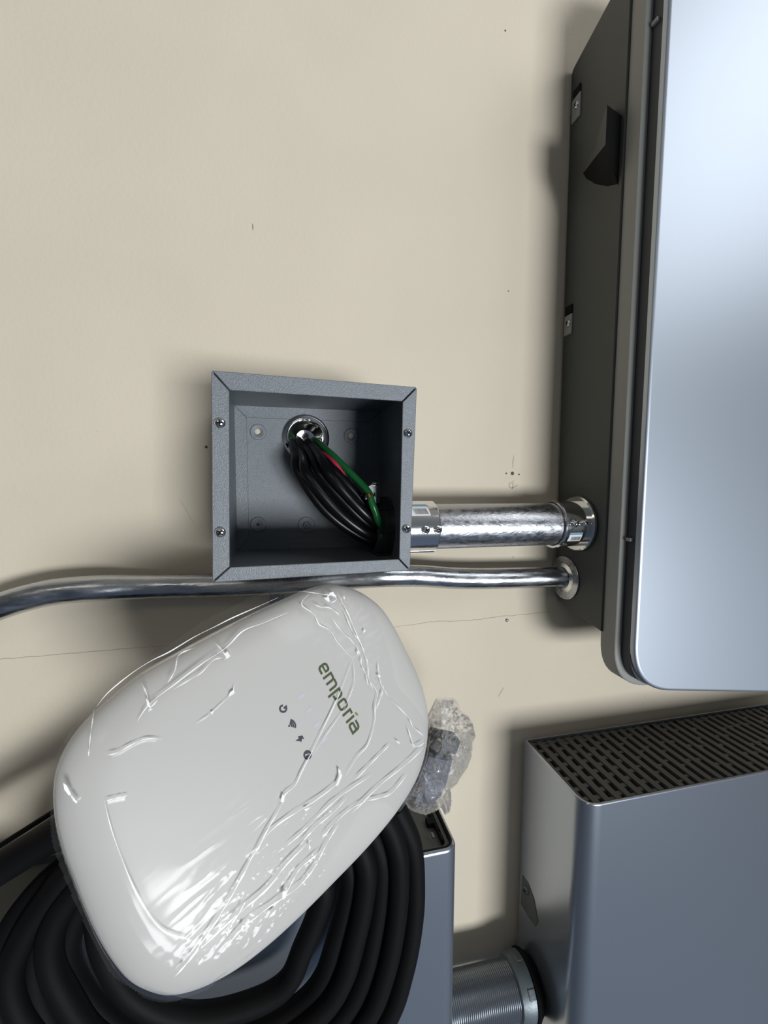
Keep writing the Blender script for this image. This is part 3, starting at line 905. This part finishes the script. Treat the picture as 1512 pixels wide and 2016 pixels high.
lw_ = 33 * (kx + ky) / 2
R_ = 46
letters = dict(
    e=(0, [([(17, 84), (131, 84), (131, 148), (17, 148), (17, 17), (126, 17)], [0, 0, R_, R_, R_, 0])]),
    m=(178, [([(17, 0), (17, 164)], 0), ([(17, 148), (119, 148), (119, 0)], [0, R_, 0]), ([(119, 148), (222, 148), (222, 0)], [0, R_, 0])]),
    p=(450, [([(17, -62), (17, 164)], 0), ([(17, 148), (124, 148), (124, 17), (50, 17)], [0, R_, R_, 0])]),
    o=(622, [([(17, 80), (17, 148), (138, 148), (138, 17), (17, 17), (17, 80)], [0, R_, R_, R_, R_, 0])]),
    r=(818, [([(17, 0), (17, 164)], 0), ([(17, 148), (84, 148)], 0)]),
    i=(935, [([(17, 0), (17, 160)], 0)]),
    a=(1000, [([(22, 148), (146, 148), (146, 0)], [0, R_, 0]), ([(146, 92), (17, 92), (17, 17), (146, 17)], [0, R_ * .7, R_, 0])]),
)
lg_ = MB()
for ch_, (x0_, strokes) in letters.items():
    for pts, r_ in strokes:
        f_ = fillet([np.array(p, float) for p in pts], r_, 7) if not (isinstance(r_, int) and r_ == 0) and len(pts) > 2 else np.array(pts, float)
        stroke(lg_, [tp(x0_ + p[0], p[1]) for p in f_], lw_)
lg_.build('brand_lettering', 'logo', ch, smooth=False)
lf = MB(); c0 = [(925, 196), (945, 186), (968, 190), (985, 206), (993, 226), (972, 226), (948, 222), (932, 212)]
lf.add([on_face(*tp(*p), .0003) for p in c0], [tuple(range(len(c0)))]); lf.build('leaf_dot', 'leaf', ch, smooth=False)
zz = lambda x, y: pf(530 + x / 7.56, 1280 + y / 7.56)
# power symbol
ic = MB()
cc = zz(200, 870)
ux = zz(248, 870) - cc; uy = zz(200, 918) - cc
arc = [cc + ux * math.cos(a) + uy * math.sin(a) for a in np.linspace(-0.35, 4.35 + .3, 30)]
stroke(ic, arc, .0010); stroke(ic, [zz(210, 865), zz(255, 828)], .0011)
ic.build('power_symbol', 'icon', ch, smooth=False)
ic = MB(); cc = zz(288, 1125)
ux = zz(388, 1125) - cc; uy = zz(288, 1225) - cc
for q in (.36, .64, .93):
    stroke(ic, [cc + (ux * math.cos(a) + uy * math.sin(a)) * q for a in np.linspace(-1.35, .35, 14)], .0009)
dotp = [cc + (ux * math.cos(a) + uy * math.sin(a)) * .14 for a in np.linspace(0, 6.28, 14)[:-1]]
ic.add([on_face(*p) for p in dotp], [tuple(range(13))])
ic.build('wifi_symbol', 'icon', ch, smooth=False)
bz = [(380, 1345), (435, 1312), (418, 1292), (425, 1280), (485, 1268), (510, 1322), (478, 1312), (468, 1362), (440, 1350)]
ic = MB().add([on_face(*zz(*p)) for p in bz], [tuple(range(len(bz)))]); ic.build('lightning_symbol', 'icon', ch, smooth=False)
ic = MB(); cc = zz(560, 1556); ux = zz(608, 1556) - cc; uy = zz(560, 1612) - cc
stroke(ic, [cc + ux * math.cos(a) + uy * math.sin(a) for a in np.linspace(0, 6.283, 30)[:-1]], .0011, closed=True)
stroke(ic, [zz(530, 1530), zz(572, 1512)], .0012); stroke(ic, [zz(545, 1580), zz(548, 1612)], .0018); stroke(ic, [zz(540, 1585), zz(590, 1560)], .0010)
ic.build('app_symbol', 'icon', ch, smooth=False)
for px, py in ((470, 680), (585, 890), (695, 1105), (815, 1330)):
    cc = zz(px, py); ux = zz(px + 50, py - 45) - cc; uy = zz(px + 22, py + 26) - cc
    ps = [cc + (ux * math.cos(a) + uy * math.sin(a)) * .9 for a in np.linspace(0, 6.28, 22)[:-1]]
    MB().add([on_face(*p, .0001) for p in ps], [tuple(range(21))]).build('indicator_window', 'faint', ch, smooth=False)

# ================================================================== PLASTIC FILM over the charger
fpoly = [(575, 1150), (620, 1141), (660, 1146), (698, 1165), (722, 1210), (742, 1262), (755, 1305), (762, 1345), (785, 1372), (808, 1400), (838, 1440), (842, 1475), (835, 1510), (812, 1560), (790, 1592),
         (765, 1590), (735, 1572), (700, 1580), (668, 1622), (640, 1670), (612, 1722), (585, 1755), (560, 1780), (520, 1822), (470, 1868), (425, 1905), (405, 1935), (345, 1972), (290, 1968), (262, 1948), (225, 1925), (200, 1890), (180, 1850),
         (150, 1785), (118, 1710), (100, 1650), (98, 1590), (98, 1530), (108, 1490), (130, 1450), (150, 1425), (185, 1385), (215, 1350), (255, 1318), (300, 1290), (360, 1250), (400, 1222), (455, 1195), (520, 1165)]
fp = np.array([st_of(x, y_, .004) for x, y_ in spline(np.array([[*p, 0] for p in fpoly]), 240, closed=True)[:, :2]])
step = .0005
s0, t0 = fp.min(0) - step; s1, t1 = fp.max(0) + step
S = np.arange(s0, s1, step); T = np.arange(t0, t1, step)
SS, TT = np.meshgrid(S, T, indexing='ij')


def inside(x, y_, poly):
    r = np.zeros_like(x, bool); n = len(poly); j = n - 1
    for i in range(n):
        xi, yi = poly[i]; xj, yj = poly[j]
        c = ((yi > y_) != (yj > y_)) & (x < (xj - xi) * (y_ - yi) / (yj - yi + 1e-15) + xi)
        r ^= c; j = i
    return r


msk = inside(SS, TT, fp)
RH = rho(SS, TT)
base_h = np.interp(RH, pr_r, np.array([.0165, .0163, .0158, .0152, .0150, .0146, .0138, .0124, .0104, .0080, .0058, .0040, -.006])) + .0011
# tight creases traced from the photograph: (points, height, width, one-sided sharpness)
creases = [
    ([(614, 1168), (600, 1180), (596, 1192), (612, 1205), (620, 1215), (628, 1230), (648, 1242), (662, 1265), (692, 1296)], .0016, .0022),
    ([(692, 1298), (672, 1350), (650, 1400), (630, 1440), (608, 1485), (590, 1520), (578, 1545), (560, 1560), (552, 1575)], .0015, .0022),
    ([(693, 1300), (695, 1340), (690, 1360), (672, 1400), (640, 1445), (610, 1490)], .0009, .0016),
    ([(617, 1188), (632, 1196), (648, 1197), (660, 1205), (668, 1214)], .0013, .0016),
    ([(667, 1168), (673, 1185), (682, 1205), (690, 1225), (700, 1250), (712, 1280), (722, 1320)], .0014, .0018),
    ([(650, 1215), (668, 1240), (690, 1262), (702, 1278), (706, 1292)], .0013, .0018),
    ([(710, 1292), (708, 1308), (716, 1325), (722, 1350)], .0012, .0012),
    ([(716, 1290), (722, 1310), (722, 1335), (732, 1355)], .0012, .0012),
    ([(725, 1340), (740, 1365), (735, 1390), (735, 1420), (722, 1465), (700, 1490), (678, 1525)], .0014, .0018),
    ([(735, 1400), (748, 1370), (752, 1350)], .0016, .0020),
    ([(695, 1535), (720, 1510), (745, 1485), (765, 1465)], .0016, .0035),
    ([(500, 1680), (515, 1650), (540, 1625), (575, 1600), (620, 1572), (655, 1545), (668, 1525)], .0013, .0018),
    ([(560, 1665), (600, 1630), (650, 1580), (690, 1550), (730, 1525)], .0012, .0018),
    ([(585, 1665), (615, 1630), (650, 1600), (680, 1570)], .0011, .0016),
    ([(385, 1870), (430, 1800), (470, 1730), (505, 1665), (530, 1620), (560, 1570)], .0013, .0030),
    ([(395, 1865), (450, 1810), (520, 1750), (560, 1700), (610, 1650)], .0016, .0040),
    ([(345, 1925), (372, 1890), (392, 1860)], .0013, .0022),
    ([(430, 1880), (480, 1820), (540, 1775), (590, 1740), (612, 1710)], .0011, .0030),
    ([(448, 1825), (470, 1790), (480, 1770)], .0010, .0016),
    ([(560, 1755), (580, 1720), (592, 1705), (630, 1672)], .0012, .0018),
    ([(600, 1730), (620, 1700), (640, 1660), (665, 1620)], .0012, .0018),
    ([(630, 1650), (655, 1620), (690, 1590), (720, 1575)], .0010, .0016),
    ([(720, 1575), (745, 1570), (770, 1560), (800, 1525)], .0015, .0025),
    ([(560, 1172), (520, 1190), (470, 1212), (430, 1232), (390, 1252), (340, 1282), (300, 1302), (260, 1328), (215, 1365), (190, 1395)], .0014, .0022),
    ([(570, 1205), (520, 1226), (480, 1242), (445, 1275), (400, 1305), (340, 1350), (295, 1385), (270, 1420)], .0016, .0045),
    ([(385, 1275), (355, 1290), (345, 1320), (330, 1345)], .0013, .0018),
    ([(425, 1265), (440, 1285), (446, 1298)], .0016, .0018),
    ([(280, 1345), (290, 1370), (294, 1392), (310, 1378)], .0016, .0020),
    ([(440, 1295), (420, 1300), (395, 1325), (370, 1340), (340, 1358)], .0012, .0016),
    ([(210, 1487), (230, 1482), (255, 1468), (285, 1455), (320, 1455)], .0012, .0020),
    ([(185, 1400), (178, 1450), (174, 1490)], .0010, .0020),
    ([(125, 1545), (140, 1570), (152, 1582)], .0018, .0028),
    ([(205, 1578), (230, 1570), (250, 1566)], .0010, .0018),
    ([(385, 1425), (410, 1408), (430, 1390), (455, 1365), (460, 1345)], .0009, .0018),
    ([(205, 1575), (225, 1650), (270, 1760), (320, 1830), (380, 1850)], .0008, .0024),
    ([(600, 1160), (640, 1170), (665, 1172)], .0012, .0016),
    ([(640, 1180), (655, 1168), (662, 1180), (650, 1188)], .0016, .0018),
    ([(676, 1205), (690, 1240), (704, 1262), (716, 1285)], .0012, .0014),
    ([(742, 1300), (744, 1330), (750, 1352), (762, 1370)], .0011, .0015),
    ([(800, 1430), (808, 1455), (815, 1470), (838, 1462)], .0016, .0022),
    ([(770, 1378), (800, 1410), (812, 1430), (835, 1450)], .0014, .0018),
    ([(690, 1600), (740, 1550), (790, 1510), (835, 1472)], .0015, .0022),
]
hh = np.zeros_like(SS)
fs, ft = SS.ravel(), TT.ravel()
for pts, amp, wd_ in creases:
    c = spline(np.array([[*p, 0] for p in pts]), 24)[:, :2]
    L = np.array([st_of(x, y_, .016) for x, y_ in c])
    lo, hi = L.min(0) - 4 * wd_, L.max(0) + 4 * wd_
    sel = (SS > lo[0]) & (SS < hi[0]) & (TT > lo[1]) & (TT < hi[1])
    q = np.stack([SS[sel], TT[sel]], 1); dmin = np.full(len(q), 9.0); tl = np.zeros(len(q))
    for i in range(len(L) - 1):
        a, b = L[i], L[i + 1]; ab = b - a; u = np.clip(((q - a) @ ab) / (ab @ ab + 1e-15), 0, 1)
        dd_ = np.hypot(*(q - a - u[:, None] * ab).T); m = dd_ < dmin; dmin[m] = dd_[m]; tl[m] = (i + u[m]) / (len(L) - 1)
    taper = np.clip(np.minimum(tl, 1 - tl) * 8, .15, 1)
    hh[sel] += amp * .38 * taper * np.exp(-np.abs(dmin / wd_) ** 1.25)


def vnoise(s, t, scale, seed):
    return np.array([noise.noise(Vector((a * scale, b * scale, seed))) for a, b in zip(s, t)])


idx = np.where(msk.ravel())[0]
sx, tx_ = fs[idx], ft[idx]
# long tension folds run along the body, finer crumple in the busy zones
n1 = vnoise(sx * .35, tx_, 160, 3.1); n2 = vnoise(sx, tx_, 330, 8.4); n3 = vnoise(sx, tx_, 55, 5.5)
def blob(px, py, r):
    c = st_of(px, py, .015); return np.exp(-((sx - c[0]) ** 2 + (tx_ - c[1]) ** 2) / r ** 2)
busy = np.clip(blob(690, 1220, .020) + blob(735, 1330, .020) + blob(640, 1165, .014) + blob(560, 1740, .020) + blob(620, 1660, .018) + blob(480, 1800, .018) + blob(800, 1470, .02) + .5 * blob(350, 1320, .02) + .4 * blob(690, 1560, .02) + .5 * blob(400, 1890, .015), 0, 1)
crk = hh.ravel()
lowr = np.clip(blob(560, 1640, .030) + .6 * blob(470, 1770, .022) + blob(650, 1560, .02) + .8 * blob(700, 1300, .022), 0, 1)
fold = vnoise(sx * .22, tx_, 210, 12.3)
crk[idx] += .0004 * n3 + lowr * .0016 * (.5 - np.abs(fold)) + busy * (.0007 * (1 - np.abs(n1) * 2.2) * .7 + .00022 * (1 - 2 * np.abs(n2)))
hfull = base_h.ravel() + crk
vid = -np.ones(len(fs), int); vid[idx] = np.arange(len(idx))
V = [W_(fs[i], ft[i], hfull[i]) for i in idx]
g = vid.reshape(SS.shape)
Fc = []
a_, b_, c_, d_ = g[:-1, :-1], g[1:, :-1], g[1:, 1:], g[:-1, 1:]
ok = (a_ >= 0) & (b_ >= 0) & (c_ >= 0) & (d_ >= 0)
Fc = list(zip(a_[ok], b_[ok], c_[ok], d_[ok]))
film = mk('plastic_wrap', V, Fc, 'film', None, angle=180)
# painted glints along the creases: narrow flat white strips laid on the sheet
H2 = hfull.reshape(SS.shape)
def film_h(p):
    fi = np.clip((p[0] - s0) / step, 0, SS.shape[0] - 2); fj = np.clip((p[1] - t0) / step, 0, SS.shape[1] - 2)
    i_, j_ = int(fi), int(fj)
    return H2[i_:i_ + 2, j_:j_ + 2].max()


glints = [  # small white patches painted as glints: outline in the photograph
    [(647, 1168), (655, 1165), (662, 1176), (654, 1174)], [(636, 1177), (647, 1176), (648, 1186), (641, 1182)],
    [(124, 1543), (131, 1548), (140, 1566), (135, 1568), (126, 1556)], [(143, 1569), (150, 1578), (151, 1584), (143, 1576)],
    [(677, 1172), (679, 1180), (676, 1178)], [(714, 1238), (717, 1243), (712, 1247)], [(741, 1327), (745, 1331), (743, 1335), (739, 1330)],
    [(552, 1560), (556, 1566), (554, 1577), (548, 1575)], [(665, 1518), (668, 1524), (660, 1543), (655, 1545)], [(774, 1455), (783, 1461), (781, 1464)],
    [(594, 1590), (607, 1586), (598, 1594)], [(552, 1752), (560, 1747), (558, 1762), (552, 1766)], [(531, 1795), (540, 1786), (537, 1796), (526, 1802)],
    [(474, 1817), (478, 1816), (475, 1826), (470, 1828)], [(603, 1658), (607, 1664), (604, 1670)], [(287, 1374), (292, 1380), (297, 1394), (289, 1389)],
    [(440, 1288), (446, 1282), (452, 1292), (446, 1297)], [(450, 1363), (458, 1357), (460, 1364), (448, 1372)], [(412, 1402), (420, 1398), (416, 1406)],
    [(660, 1510), (666, 1516), (662, 1528)], [(698, 1280), (702, 1285), (700, 1290)],
]
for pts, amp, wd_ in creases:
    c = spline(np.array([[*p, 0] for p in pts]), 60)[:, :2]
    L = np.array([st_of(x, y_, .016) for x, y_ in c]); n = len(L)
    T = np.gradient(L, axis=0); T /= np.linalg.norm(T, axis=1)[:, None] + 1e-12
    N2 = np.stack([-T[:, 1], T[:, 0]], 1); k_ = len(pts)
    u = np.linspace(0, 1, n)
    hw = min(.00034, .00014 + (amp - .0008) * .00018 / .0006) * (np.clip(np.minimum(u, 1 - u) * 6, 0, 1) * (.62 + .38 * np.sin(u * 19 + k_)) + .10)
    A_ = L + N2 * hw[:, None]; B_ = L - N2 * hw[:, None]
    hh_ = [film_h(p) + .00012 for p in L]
    MB().add([W_(*p, h) for p, h in zip(A_, hh_)] + [W_(*p, h) for p, h in zip(B_, hh_)], [(i_, i_ + 1, n + i_ + 1, n + i_) for i_ in range(n - 1)]).build('crease_glint', 'fold', film, angle=180)  # 'fold' is the near-white glint material, not doubled film
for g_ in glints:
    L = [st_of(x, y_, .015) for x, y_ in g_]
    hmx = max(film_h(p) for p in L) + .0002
    MB().add([W_(*p, hmx) for p in L], [tuple(range(len(L)))]).build('glint_patch', 'fold', film, angle=180)  # 'fold' is the near-white glint material, not a folded flap
tag(film, 'clear crinkled plastic film stretched over the white charger face', 'plastic wrap')

# ================================================================== PLUG and the crumpled bag around it
pg = empty('plug', P(850, 1540, .345))
tag(pg, 'black plug in a crumpled clear bag beside the lower right edge of the charger', 'plug')
dpl = .335
ca, cb = P(858, 1478, dpl), P(826, 1572, dpl)
axp = (cb - ca) / np.linalg.norm(cb - ca); ux = np.cross(axp, Y_); ux /= np.linalg.norm(ux); uy = np.cross(axp, ux)


def rsq(c, ra, rb, n=28, e=.55):
    return [c + ux * ra * np.sign(math.cos(a)) * abs(math.cos(a)) ** e + uy * rb * np.sign(math.sin(a)) * abs(math.sin(a)) ** e for a in [2 * math.pi * i / n for i in range(n)]]


MB().loft([rsq(ca - axp * .001, .012, .009), rsq(ca, .0145, .012), rsq(ca + axp * .02, .016, .013), rsq(ca + axp * .034, .015, .012), rsq(ca + axp * .040, .012, .009)]).build('plug_body', 'plug', pg)
c2 = P(872, 1458, dpl - .004)
MB().box(c2, ux * .0125, uy * .008, axp * .0065).build('latch_block', 'grille', pg, bev=.002)
c3 = P(845, 1455, dpl + .006)
MB().box(c3, ux * .012, uy * .006, axp * .006).build('latch_lever', 'grille', pg, bev=.002)

bag = [(838, 1412), (858, 1374), (876, 1371), (893, 1372), (904, 1384), (908, 1398), (922, 1406), (932, 1424), (937, 1450), (931, 1462), (929, 1490), (921, 1512), (907, 1532), (900, 1545), (888, 1556),
       (890, 1578), (886, 1600), (876, 1606), (868, 1590), (858, 1598), (838, 1606), (812, 1598), (800, 1590), (784, 1594), (768, 1592), (790, 1560), (815, 1530), (836, 1490), (838, 1450)]
bp = np.array([[p[0], p[1]] for p in bag], float)


def bag_side(sign, seed, name, dcen):
    xs = np.arange(765, 940, 1.6); ys = np.arange(1368, 1610, 1.6)
    XX, YY = np.meshgrid(xs, ys, indexing='ij'); mk_ = inside(XX, YY, bp)
    # distance to the outline
    dmin = np.full(XX.shape, 1e9)
    for i in range(len(bp)):
        a, b = bp[i], bp[(i + 1) % len(bp)]; ab = b - a
        u = np.clip(((XX - a[0]) * ab[0] + (YY - a[1]) * ab[1]) / (ab @ ab), 0, 1)
        dmin = np.minimum(dmin, np.hypot(XX - a[0] - u * ab[0], YY - a[1] - u * ab[1]))
    body = .029 * np.clip(dmin / 34, 0, 1) ** .6
    V = []; vid = -np.ones(XX.shape, int)
    for i in range(XX.shape[0]):
        for j in range(XX.shape[1]):
            if not mk_[i, j]: continue
            x, yy = XX[i, j], YY[i, j]
            nn = abs(noise.noise(Vector((x * .045, yy * .03, seed)))) * 2.2 + abs(noise.noise(Vector((x * .11, yy * .09, seed + 3)))) * .9
            h_ = body[i, j] * (1.05 - .22 * nn)
            vid[i, j] = len(V); V.append(P(x, yy, dcen - sign * h_))
    a, b, c, d = vid[:-1, :-1], vid[1:, :-1], vid[1:, 1:], vid[:-1, 1:]
    ok = (a >= 0) & (b >= 0) & (c >= 0) & (d >= 0)
    return V, list(zip(a[ok], b[ok], c[ok], d[ok]))


mb = MB(); mb.add(*bag_side(1, 1.7, 'f', dpl)); mb.add(*bag_side(-.8, 6.2, 'b', dpl))
bo = mb.build('plastic_bag', 'bag', None, angle=180)
tag(bo, 'crumpled clear plastic bag tied around the black plug beside the charger', 'plastic bag')
